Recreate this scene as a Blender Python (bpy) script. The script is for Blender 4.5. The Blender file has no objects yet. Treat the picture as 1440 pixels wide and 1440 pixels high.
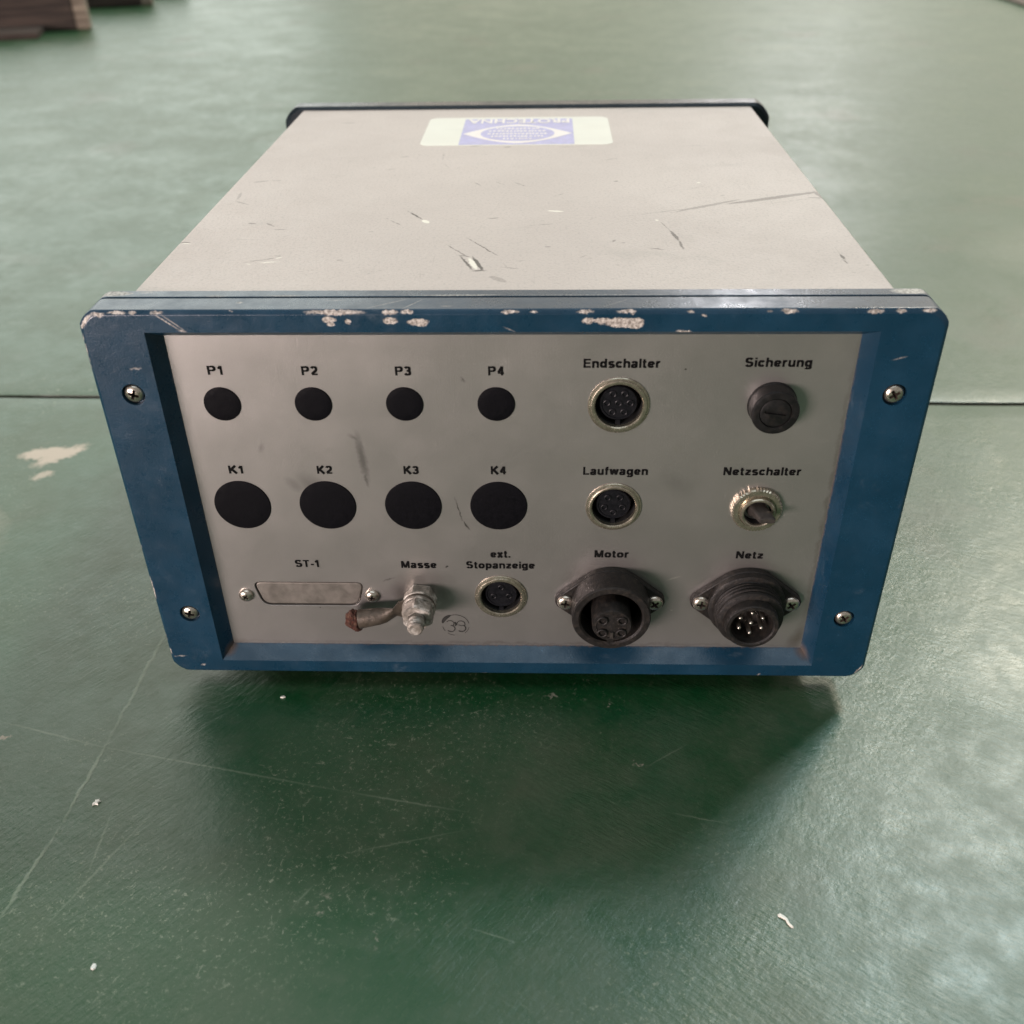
import bpy, bmesh, math, random
from mathutils import Vector, Matrix, noise as mnoise
random.seed(7)
S = bpy.context.scene
COL = S.collection
PI = math.pi
mm = 0.001
Z0 = 0.010                                   # the frame's lower edge above the floor

# ------------------------------------------------------------------ camera
cd = bpy.data.cameras.new("camera"); cam = bpy.data.objects.new("camera", cd); COL.objects.link(cam)
cam.location = (0.01185, -0.28627, 0.27057 + Z0)
cam.rotation_euler = (0.97848, 0.0153, 0.03027)
cd.sensor_width = 36; cd.lens = 1383.066 / 1440 * 36
cd.clip_start = 0.01; cd.clip_end = 100
cd.dof.use_dof = True; cd.dof.focus_distance = 0.36; cd.dof.aperture_fstop = 13.0
S.camera = cam

# ------------------------------------------------------------------ world and lamps
w = bpy.data.worlds.new("World"); S.world = w; w.use_nodes = True
bg = w.node_tree.nodes["Background"]
bg.inputs[0].default_value = (1.0, 0.98, 0.92, 1); bg.inputs[1].default_value = 0.28

def lamp(name, az, el, dist, sx, sy, power, color):
    """area lamp at azimuth az (0 = straight behind the box, + to the right), elevation el, aimed at the box"""
    az, el = math.radians(az), math.radians(el)
    d = Vector((math.sin(az) * math.cos(el), math.cos(az) * math.cos(el), math.sin(el)))
    l = bpy.data.lights.new(name, 'AREA'); l.shape = 'RECTANGLE'; l.size = sx; l.size_y = sy
    l.energy = power; l.color = color
    o = bpy.data.objects.new(name, l); COL.objects.link(o)
    o.location = d * dist
    o.rotation_euler = (-d).to_track_quat('-Z', 'Y').to_euler()
    return o
lamp("ceiling_lamp", 36, 40, 6.0, 0.7, 0.6, 114, (1.0, 0.88, 0.72))
lamp("skylight_lamp", 44, 53, 6.0, 0.8, 0.7, 168, (0.78, 0.95, 1.0))
lamp("ceiling_lamp", -24, 46, 7.0, 4.0, 2.5, 90, (1.0, 0.95, 0.88))
lamp("ceiling_lamp", 14, 21.5, 8.0, 0.6, 0.3, 34, (0.95, 0.95, 1.0))
lamp("window_lamp", -34, 17, 10.0, 8.0, 5.0, 262, (0.97, 1.0, 0.94))
lamp("window_lamp", 14, 16, 10.0, 9.0, 4.5, 138, (1.0, 0.87, 0.70))
lamp("ceiling_lamp", 182, 71, 5.0, 4.6, 1.5, 48, (0.78, 0.90, 1.0))
lamp("front_left_fill", -141, 5, 4.0, 1.7, 0.6, 205, (1.0, 0.82, 0.80))  # unseen pinkish fill, added to brighten the left of the front panel
S.view_settings.view_transform = 'Standard'; S.view_settings.look = 'None'
S.view_settings.exposure = 0.0; S.view_settings.gamma = 1.0

# ------------------------------------------------------------------ node helpers
class Mat:
    def __init__(s, name):
        s.m = bpy.data.materials.new(name); s.m.use_nodes = True
        s.nt = s.m.node_tree; s.N = s.nt.nodes; s.L = s.nt.links
        s.b = s.N["Principled BSDF"]
        s.tc = s.N.new('ShaderNodeTexCoord')
        s.obj = s.tc.outputs['Object']
    def set(s, **k):
        for n, v in k.items():
            i = s.b.inputs[n.replace('_', ' ')]
            if isinstance(v, (int, float)): i.default_value = v
            elif isinstance(v, tuple): i.default_value = v + (1,) if len(v) == 3 and i.type == 'RGBA' else v
            else: s.L.new(v, i)
        return s
    def plug(s, v, i):
        if v is None: return
        if isinstance(v, (int, float)): i.default_value = v
        elif isinstance(v, tuple): i.default_value = (v + (1,)) if (i.type == 'RGBA' and len(v) == 3) else v
        else: s.L.new(v, i)
    def math(s, op, a, b=None, c=None, clamp=False):
        n = s.N.new('ShaderNodeMath'); n.operation = op; n.use_clamp = clamp
        for i, v in enumerate((a, b, c)): s.plug(v, n.inputs[i])
        return n.outputs[0]
    def mapping(s, scale=(1, 1, 1), rot=(0, 0, 0), loc=(0, 0, 0), src=None):
        n = s.N.new('ShaderNodeMapping'); s.L.new(src or s.obj, n.inputs[0])
        n.inputs['Scale'].default_value = scale; n.inputs['Rotation'].default_value = rot
        n.inputs['Location'].default_value = loc
        return n.outputs[0]
    def noise(s, scale, detail=3, rough=0.55, dist=0.0, vec=None, color=False):
        n = s.N.new('ShaderNodeTexNoise'); s.L.new(vec or s.obj, n.inputs['Vector'])
        n.inputs['Scale'].default_value = scale; n.inputs['Detail'].default_value = detail
        n.inputs['Roughness'].default_value = rough; n.inputs['Distortion'].default_value = dist
        return n.outputs['Color' if color else 'Fac']
    def voro(s, scale, feature='F1', vec=None, out='Distance', rnd=1.0):
        n = s.N.new('ShaderNodeTexVoronoi'); n.feature = feature; s.L.new(vec or s.obj, n.inputs['Vector'])
        n.inputs['Scale'].default_value = scale; n.inputs['Randomness'].default_value = rnd
        return n.outputs[out]
    def ramp(s, v, lo, hi, a=0.0, b=1.0):
        n = s.N.new('ShaderNodeMapRange'); n.interpolation_type = 'SMOOTHSTEP'
        s.L.new(v, n.inputs[0])
        n.inputs[1].default_value = lo; n.inputs[2].default_value = hi
        n.inputs[3].default_value = a; n.inputs[4].default_value = b
        return n.outputs[0]
    def mix(s, f, a, b):
        n = s.N.new('ShaderNodeMix'); n.data_type = 'RGBA'
        s.plug(f, n.inputs[0]); s.plug(a, n.inputs[6]); s.plug(b, n.inputs[7])
        return n.outputs[2]
    def mixf(s, f, a, b):
        n = s.N.new('ShaderNodeMix'); n.data_type = 'FLOAT'
        s.plug(f, n.inputs[0]); s.plug(a, n.inputs[2]); s.plug(b, n.inputs[3])
        return n.outputs[0]
    def bump(s, h, strength, dist, prev=None):
        n = s.N.new('ShaderNodeBump'); s.L.new(h, n.inputs['Height'])
        n.inputs['Strength'].default_value = strength; n.inputs['Distance'].default_value = dist
        if prev is not None: s.L.new(prev, n.inputs['Normal'])
        s.L.new(n.outputs[0], s.b.inputs['Normal']); return n.outputs[0]
    def marks(s, items, wob_scale=900, wob_amp=0.0006, vec=None):
        """items: (A, B, width, soft, opacity) in metres -> combined mask of slim ellipsoids along A-B"""
        nz = s.N.new('ShaderNodeVectorMath'); nz.operation = 'MULTIPLY_ADD'
        s.L.new(s.noise(wob_scale, 3, 0.6, vec=vec, color=True), nz.inputs[0])
        nz.inputs[1].default_value = (wob_amp * 2,) * 3; nz.inputs[2].default_value = (-wob_amp,) * 3
        ad = s.N.new('ShaderNodeVectorMath'); ad.operation = 'ADD'; s.L.new(vec or s.obj, ad.inputs[0]); s.L.new(nz.outputs[0], ad.inputs[1])
        acc = None; src = ad.outputs[0]
        for k, (A, B, wd, sf, op) in enumerate(items):
            if k and k % 8 == 0:                      # evaluate the list in short batches
                ch = s.N.new('ShaderNodeVectorMath'); ch.operation = 'MULTIPLY_ADD'
                s.L.new(acc, ch.inputs[0]); ch.inputs[1].default_value = (1e-9,) * 3; s.L.new(ad.outputs[0], ch.inputs[2]); src = ch.outputs[0]
            A = Vector(A); B = Vector(B); d = B - A
            mp = s.N.new('ShaderNodeMapping'); mp.vector_type = 'TEXTURE'; s.L.new(src, mp.inputs[0])
            mp.inputs['Location'].default_value = (A + B) / 2
            mp.inputs['Rotation'].default_value = (Vector((1, 0, 0)).rotation_difference(d).to_euler() if d.length > 1e-7 else (0, 0, 0))
            hw = wd + sf * .5
            mp.inputs['Scale'].default_value = (d.length / 2 + hw, hw, hw)
            ln = s.N.new('ShaderNodeVectorMath'); ln.operation = 'LENGTH'; s.L.new(mp.outputs[0], ln.inputs[0])
            sg = min(.9, sf / hw)
            mr = s.N.new('ShaderNodeMapRange'); s.L.new(ln.outputs['Value'], mr.inputs[0])
            mr.inputs[1].default_value = 1 + sg * .4; mr.inputs[2].default_value = 1 - sg
            mr.inputs[3].default_value = 0; mr.inputs[4].default_value = op
            acc = mr.outputs[0] if acc is None else s.math('MAXIMUM', acc, mr.outputs[0])
        return acc

# ------------------------------------------------------------------ materials
def P3(x, y, z): return (x * mm, y * mm, z * mm + Z0)

def mat_floor():
    M = Mat("green_floor_paint")
    big = M.noise(2.6, 4, 0.55, 0.3)
    mid = M.noise(16, 5, 0.62, 0.4)
    fine = M.noise(90, 4, 0.65)
    warp = M.N.new('ShaderNodeVectorMath'); warp.operation = 'MULTIPLY_ADD'
    M.L.new(M.noise(14, 2, 0.5, color=True), warp.inputs[0]); warp.inputs[1].default_value = (.014, .014, 0); M.L.new(M.obj, warp.inputs[2])
    def along(deg, a, b):                         # grain running at deg in the floor plane
        r = M.mapping((1, 1, 1), (0, 0, math.radians(-deg)), src=warp.outputs[0])
        return M.noise(1.0, 4, 0.66, vec=M.mapping((a, b, 100), src=r))
    sR = along(-33, 130, 620); sL = along(52, 110, 560)
    sR2 = along(-48, 260, 700); sL2 = along(70, 260, 700)
    sep0 = M.N.new('ShaderNodeSeparateXYZ'); M.L.new(M.obj, sep0.inputs[0])
    side = M.ramp(M.math('ADD', sep0.outputs[0], M.math('MULTIPLY', big, .1)), 0.0, 0.13)
    strk = M.mixf(side, sL, sR)
    strk2 = M.mixf(side, sR, sL)
    grit = M.noise(700, 3, 0.7)
    dirt = M.math('ADD', M.math('MULTIPLY', mid, 0.55), M.math('ADD', M.math('MULTIPLY', big, 0.40), M.math('MULTIPLY', fine, 0.30)))
    dmask = M.ramp(dirt, 0.50, 0.80)
    col = M.mix(dmask, (0.003, 0.058, 0.015), (0.038, 0.076, 0.033))
    sm = M.math('MULTIPLY', M.ramp(strk, 0.57, 0.74), M.ramp(mid, 0.42, 0.62))
    col = M.mix(M.math('MULTIPLY', sm, 0.35), col, (0.13, 0.17, 0.11))
    sm2 = M.math('MULTIPLY', M.ramp(strk2, 0.62, 0.78), M.ramp(big, 0.45, 0.6))
    col = M.mix(M.math('MULTIPLY', sm2, 0.30), col, (0.15, 0.19, 0.13))
    # worn-through flecks, thicker in some places than others
    fl = M.noise(420, 3, 0.6, 0.6); fl2 = M.noise(150, 4, 0.68, 1.2)
    patch = M.ramp(M.noise(11, 3, 0.6, vec=M.mapping(loc=(3.1, 1.7, 0))), 0.44, 0.66)
    flk = M.mixf(side, sL2, sR2)
    dash = M.math('MULTIPLY', M.ramp(flk, 0.62, 0.69), 0.7)
    spk = M.ramp(M.noise(520, 6, 0.80, 0.3), 0.57, 0.64)
    spk2 = M.ramp(M.noise(230, 6, 0.82, 0.6), 0.59, 0.66)
    flm = M.math('MULTIPLY', M.math('MAXIMUM', M.math('MAXIMUM', dash, spk), spk2), M.math('ADD', M.math('MULTIPLY', patch, 0.85), 0.14))
    col = M.mix(M.math('MULTIPLY', flm, 0.85), col, (0.20, 0.235, 0.155))
    fm2 = M.math('MULTIPLY', M.ramp(fl2, 0.67, 0.72), M.math('ADD', M.math('MULTIPLY', patch, 0.7), 0.12))
    col = M.mix(M.math('MULTIPLY', fm2, 0.7), col, (0.22, 0.24, 0.17))
    # brownish stains
    col = M.mix(M.math('MULTIPLY', M.ramp(M.noise(7, 4, 0.6, vec=M.mapping(loc=(5, 9, 0))), 0.56, 0.70), 0.45), col, (0.055, 0.065, 0.032))
    F = lambda x, y: (x * mm, y * mm, 0)
    pale = M.marks([(F(-280, 187), F(-266, 190), .006, .002, 1), (F(-270, 178), F(-256, 194), .005, .002, 1),
                    (F(-259, 190), F(-254, 193), .003, .002, 1), (F(-266, 163), F(-262, 166), .003, .0018, .8),
                    (F(-297, 120), F(-282, 114), .013, .012, .42), (F(-300, 105), F(-272, 100), .009, .009, .35),
                    (F(-600, 420), F(-560, 470), .02, .03, .25), (F(420, 520), F(520, 560), .03, .04, .2),
                    (F(-197, -27), F(-195.5, -26.5), .0013, .0008, .7),
                    (F(-41, -110), F(-40, -106), .0007, .0006, .3), (F(-59, -93), F(-58, -95), .0009, .0008, .3), (F(-62, -98), F(-58, -100), .0007, .0006, .28),
                    (F(14, -1), F(16, -1.5), .0009, .0005, .45), (F(37, -5), F(37, -7), .0007, .0004, .5), (F(46, -36), F(47, -36), .0009, .0004, .4)],
                   300, 0.0052)
    col = M.mix(pale, col, (0.46, 0.39, 0.31))
    ridge = M.marks([(F(-153, 40), F(-155, -28), .0006, .0006, .45), (F(-155, -28), F(-157, -68), .0006, .0004, .55),
                     (F(-157, -68), F(-162, -106), .0006, .0004, .6), (F(-162, -106), F(-170, -150), .0006, .0005, .5)], 140, 0.0014)
    thin = M.marks([(F(-202, -18), F(-155, -31), .0003, .0004, .35), (F(-155, -31), F(-62, -50), .0003, .00035, .4),
                    (F(-57, -51), F(-19, -58), .0003, .00035, .45), (F(-141, -62), F(-140, -85), .0003, .0004, .4),
                    (F(-128, -64), F(-146, -106), .0003, .0004, .4), (F(-56, -77), F(-17, -67), .0002, .0003, .35),
                    (F(51, -36), F(64, -27), .0002, .0003, .4), (F(57, -58), F(75, -62), .0002, .0003, .4),
                    (F(-68, -96), F(-64, -90), .0003, .0003, .4), (F(-10, -104), F(3, -108), .0002, .0003, .4),
                    (F(210, 80), F(255, 45), .0006, .0006, .5)], 300, 0.0004)
    col = M.mix(M.math('MAXIMUM', ridge, thin), col, (0.19, 0.24, 0.16))
    # grime in and beside the joint
    sep = M.N.new('ShaderNodeSeparateXYZ'); M.L.new(M.obj, sep.inputs[0])
    low = M.ramp(sep.outputs[2], -0.0012, -0.0003, 1, 0)
    col = M.mix(low, col, (0.035, 0.030, 0.018))
    rough = M.math('ADD', M.ramp(dirt, 0.42, 0.82, 0.32, 0.48), M.math('MULTIPLY', M.math('SUBTRACT', fine, 0.5), 0.12))
    rough = M.mixf(pale, rough, 0.7)
    M.set(Base_Color=col, Roughness=rough)
    M.b.inputs['Specular IOR Level'].default_value = 0.75
    zone = M.ramp(M.noise(8, 3, 0.55, vec=M.mapping(loc=(2, 4, 0))), 0.40, 0.62, .25, 1)
    n = M.bump(M.math('MULTIPLY', M.math('ADD', strk, M.math('MULTIPLY', strk2, .25)), zone), 0.42, 0.0008)
    n = M.bump(M.noise(300, 4, 0.65), 0.24, 0.0006, n)
    n = M.bump(mid, 0.12, 0.004, n)
    n = M.bump(M.noise(38, 3, 0.5), 0.12, 0.0016, n)
    n = M.bump(ridge, 0.5, 0.0004, n)
    return M.m

def mat_blue(name, base, chips=True):
    M = Mat(name)
    grain = M.noise(1500, 2, 0.5); sm = M.noise(45, 4, 0.6)
    col = M.mix(M.ramp(sm, 0.35, 0.75), base, tuple(c * 1.28 + 0.003 for c in base))
    rough = M.ramp(M.noise(120, 5, 0.7), 0.3, 0.8, 0.25, 0.42)
    n = M.bump(grain, 0.22, 0.00025)
    n = M.bump(M.noise(240, 3, 0.6), 0.10, 0.0006, n)
    if chips:
        H = 152.85
        E = lambda x0, x1, z=0.7, y=.6: (P3(x0, y, H - z), P3(x1, y, H - z))
        it = []
        def e(x0, x1, wd=.9, z=.8, y=.6, op=1): a, b = E(x0, x1, z, y); it.append((a, b, wd * mm, .22 * mm, op))
        e(-62.3, -45.5, .95); e(-57, -54.5, 1.2, 3.0, 0); e(-56, -55, .8, 4.6, 0); e(-50.3, -49.6, .8, 3.6, 0)
        e(-38.5, -35.2, 1.0); e(-38, -35.5, 1.3, 3.4, 0); e(-33, -29.8, .7, .7); e(-30.5, -25.6, 1.3, 3.8, 0); e(-28, -26, 1.1, 4.4, 0)
        e(-1.5, 3.0, .7); e(7, 9, .35); e(21.8, 26, .75); e(24, 26, 1.2, 3.5, 0)
        e(27.5, 31, 1.2, 3.6, 0); e(31.5, 39.5, 1.9, 4.2, 0); e(38, 40.6, 2.2, 4.4, 0); e(34.5, 39, .85)
        e(55.8, 57, .55); e(53, 56.6, .65, 7.2, 0); e(84.5, 88.6, .8); e(80, 81, .3)
        e(110.5, 114.5, .8); e(119.5, 121.4, .75); e(127, 131, .65, .6)
        e(-125, -120.5, .75); e(-118.2, -117, .7); e(-130.5, -127, .8, 1.3); e(-111.5, -108.5, .6); e(-87, -86.4, .4, .4)
        # worn left corner and left edge
        L_ = lambda x0, z0, x1, z1, wd, op=1: it.append((P3(x0, .5 if wd >= .6 else 0, z0), P3(x1, .5 if wd >= .6 else 0, z1), wd * mm, .25 * mm, op))
        L_(-131.5, 151.3, -135.6, 147, .9); L_(-136, 147, -136, 133, .75); L_(-136, 132, -136, 124, .35)
        L_(-136.2, 47, -136.2, 37, 1.25); L_(-136, 62, -136, 61, .6); L_(-136, 20, -136, 16, .7); L_(-136, 12, -135.5, 10, .9)
        L_(-134, 8.4, -129.5, 8.9, .35, .55); L_(-124, 4.2, -123, 4.2, .5, .6); L_(136, 148, 136, 139, .5)
        L_(136, 45, 136, 43.5, .55); L_(134.8, 7, 132, 1, .45); L_(-12.5, .6, -11.5, .6, .6); L_(95, 1, 96, 2, .6, .6)
        L_(60, 151, 61, 151, .4); L_(121, 136, 124.5, 137, .18, .4)
        # scratch pair across the upper left of the face, scuff by the screw
        L_(-111, 152, -103.4, 146.2, .16, .9); L_(-108.5, 151.6, -101.8, 146.0, .14, .7); L_(-102, 146.0, -104, 146.4, .25, .8)
        L_(-122.5, 133, -119.5, 133.3, .55, .45); L_(-1, 147.2, 2, 145.8, .12, .5)
        # worn corners and rubbed edges on the top strip behind the groove
        T = lambda x0, x1, y, wd, op=1: it.append((P3(x0, y, H), P3(x1, y, H), wd * mm, .5 * mm, op))
        T(-134, -124.5, 14.8, 2.4, .75); T(123.5, 131, 14.8, 2.6, .9); T(-120, -116, 15.8, 1.0, .4)
        T(-97, -92, 12.4, .45, .5); T(-78, -66, 12.5, .28, .6); T(-30, -6, 12.5, .25, .8); T(-14, -4, 12.7, .35, .7); T(-2, 60, 12.4, .18, .4)
        T(-58, -52, 8.6, .5, .3); T(-85.6, -85, 6.8, .6, .7); T(-20.5, -18, 3.5, .2, .5)
        it.append((P3(-44, 2, H), P3(-33, 9, H), .18 * mm, .2 * mm, .45)); it.append((P3(-33, 1.2, H), P3(-27, 9.5, H), .18 * mm, .2 * mm, .5))
        it.append((P3(30, 3, H), P3(38, 9, H), .18 * mm, .2 * mm, .3))
        wide = [(a_, b_, w_ * .8, s_, o_) for a_, b_, w_, s_, o_ in it if w_ >= .3 * mm]
        fine = [(a_, b_, w_, s_, o_) for a_, b_, w_, s_, o_ in it if w_ < .3 * mm]
        mk = M.math('MAXIMUM', M.marks(wide, 650, 0.0009), M.marks(fine, 500, 0.00015))
        # fine random edge nicks anywhere along the outer front edge
        geo = M.N.new('ShaderNodeNewGeometry')
        met = M.noise(1100, 3, 0.6)
        chipcol = M.mix(M.ramp(met, 0.35, 0.65), (0.20, 0.175, 0.15), (0.58, 0.54, 0.48))
        rub = M.math('MULTIPLY', M.ramp(M.noise(60, 6, 0.75, vec=M.mapping((1, 3, 1))), 0.56, 0.74), 0.12)
        col = M.mix(rub, col, (0.22, 0.26, 0.28))
            
        col = M.mix(mk, col, chipcol)
        rough = M.mixf(mk, rough, 0.6)
        # brown dirt packed into the ledge corners beside the panel
        dt = M.marks([(P3(-113.5, 4.5, 8.5), P3(-113.0, 5.5, 9.5), 2.2 * mm, 2.0 * mm, .8), (P3(113, 4.5, 9), P3(112.2, 5.5, 10.5), 1.8 * mm, 2.4 * mm, .7),
                      (P3(-112, 6, 10.6), P3(112, 6, 10.6), .25 * mm, .5 * mm, .7), (P3(-112, 6, 10.6), P3(-112, 6, 142), .15 * mm, .4 * mm, .5),
                      (P3(111.7, 6, 10.6), P3(111.7, 6, 142), .25 * mm, .6 * mm, .7)], 500, 0.0009)
        col = M.mix(dt, col, (0.10, 0.065, 0.04)); rough = M.mixf(dt, rough, 0.85)
        n = M.bump(M.math('SUBTRACT', 1.0, mk), 0.35, 0.0002, n)
    M.set(Base_Color=col, Roughness=rough)
    return M.m

def mat_cover():
    M = Mat("cream_grey_cover_paint")
    sp = M.noise(900, 2, 0.7); sm = M.noise(9, 4, 0.55)
    col = M.mix(M.ramp(sm, 0.3, 0.7), (0.475, 0.41, 0.37), (0.53, 0.46, 0.415))
    col = M.mix(M.math('MULTIPLY', M.ramp(sp, 0.50, 0.68), 0.42), col, (0.33, 0.295, 0.27))
    H = 152.0
    T = lambda x, y: P3(x, y, H)
    dk = [(-43, 103, -36, 92, .45, .9), (-49, 92, -42, 83.5, .35, .6), (-51, 95, -49, 92, .2, .4),
          (-27, 67, -12.5, 45, .28, .75), (-17, 70, -5, 50.5, .36, .85), (-5, 50.5, -1, 37, .15, .4),
          (-18.5, 51, -13, 36.5, .55, .9), (-14, 50, -9.5, 36, .75, .95), (-13, 36, -9, 36.5, .5, .8), (-19, 51.5, -15, 50, .4, .9),
          (13, 120, 20, 127, .28, .6), (-19, 143, -16, 138, .35, .5), (-10, 144, -6, 139, .35, .45), (-2, 143, 3, 137, .35, .55),
          (55, 89, 58, 77, .25, .6), (58, 77, 60, 66, .75, .75), (60, 66, 60.5, 57, .6, .7), (49, 58, 54, 56.5, .35, .7),
          (-92, 46, -84, 49.5, .35, .85), (-95, 45, -92, 46, .3, .4), (-103, 89, -101, 88.5, .7, .5), (-96, 88.5, -92.5, 85, .5, .5), (-92.5, 81, -87, 81, .4, .55),
          (114, 50, 114.3, 46, .6, .75), (113.6, 46, 114.3, 41, .35, .7), (120, 40, 121, 40, .4, .4),
          (-115, 146, -110, 147.5, .9, .35), (-108, 148, -104, 148, .6, .3), (-117, 130, -116, 120, .7, .3), (-116, 118, -110, 113, .6, .3),
          (-56, 186, -53, 188, .6, .35), (-61, 164, -56, 166, .5, .3), (-37, 196, -36, 178, .3, .35), (-36, 178, -30, 161, .25, .25),
          (-35, 208, -30, 213, 1.1, .55), (-25, 205, -19, 207, .8, .35), (-8, 203, -6, 204, .9, .4), (18, 203, 24, 203, .6, .3),
          (-3, 136, -17, 61, .12, .25), (40, 94, 84, 110, .35, .5), (84, 110, 124, 126, 1.6, .5), (62, 100, 90, 116, 1.1, .38), (84, 110, 112, 123, .4, .45),
          (100, 110, 124, 119, .3, .3), (0, 82, 22, 90, .25, .25), (10, 85, 14, 86, .5, .35), (28, 90, 31, 94, .3, .35), (-4, 40, 3, 37.5, .35, .4), (1, 45, 4, 46, .3, .5),
          (-6, 30, -2, 26, 1.4, .30), (-10, 93, -7, 94, .6, .45), (41, 143, 42, 144, .6, .55), (12, 60, 13, 60, .5, .5), (36, 65, 37, 67, .5, .5), (39, 64, 40, 64, .5, .4),
          (24, 49, 26, 51, .35, .5), (36, 41, 37, 41, .4, .4), (-30, 27, -31, 36, .2, .25), (-124, 67, -120, 66.5, .6, .7), (122, 126, 125, 112, 1.3, .5), (117, 118, 124, 117, .6, .45),
          (-61, 47, -60, 47, .8, .3), (38, 178, 45, 182, .5, .25), (74, 202, 90, 204, .5, .2), (-96, 257, -90, 257, 1, .3), (70, 130, 82, 138, .3, .25), (60, 130, 70, 140, .3, .2)]
    lt = [(-35.5, 91, -34, 88.5, 1.1, 1), (13, 102.5, 18, 101.5, .8, 1), (-15, 48, -12, 38, .95, .95), (-88, 44.8, -82, 45.8, .45, .9), (-93, 44, -91, 43, .4, .7),
          (54, 90, 54.4, 89.6, .5, 1), (76, 140, 77, 141, .5, .9), (-83, 49.5, -82, 50.5, .5, .7), (124, 128, 125.5, 116, .9, .8), (-122, 66, -119, 65, .5, .8)]
    hair = M.noise(1.0, 3, 0.6, vec=M.mapping((700, 26, 10), (0, 0, math.radians(34))))
    hair2 = M.noise(1.0, 3, 0.6, vec=M.mapping((30, 600, 10), (0, 0, math.radians(14))))
    hr = M.math('MULTIPLY', M.math('MAXIMUM', M.ramp(hair, 0.68, 0.76), M.ramp(hair2, 0.69, 0.77)), M.ramp(M.noise(22, 3), .45, .65))
    col = M.mix(M.math('MULTIPLY', hr, 0.30), col, (0.22, 0.20, 0.18))
    smu = M.math('MULTIPLY', M.ramp(M.noise(38, 5, 0.68, 0.5), 0.56, 0.76), 0.22)
    col = M.mix(smu, col, (0.28, 0.26, 0.23))
    mk = M.marks([(T(a, b), T(c, d), w_ * mm, .22 * mm, o) for a, b, c, d, w_, o in dk], 420, 0.0006)
    ml = M.marks([(T(a, b), T(c, d), w_ * mm, .25 * mm, o) for a, b, c, d, w_, o in lt], 500, 0.0006)
    col = M.mix(mk, col, (0.08, 0.068, 0.055))
    col = M.mix(ml, col, (0.75, 0.70, 0.60))
    rnd = M.math('MULTIPLY', M.ramp(M.noise(160, 3, 0.6, vec=M.mapping((1, 1.4, 1))), 0.69, 0.73), 0.35)
    col = M.mix(rnd, col, (0.22, 0.20, 0.17))
    M.set(Base_Color=col, Roughness=M.ramp(M.noise(70, 4, 0.6), 0.3, 0.8, 0.58, 0.72), Metallic=0.0)
    n = M.bump(M.noise(1000, 2, 0.5), 0.65, 0.0004)
    n = M.bump(M.math('MAXIMUM', mk, ml), -0.7, 0.0004, n)
    return M.m

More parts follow.
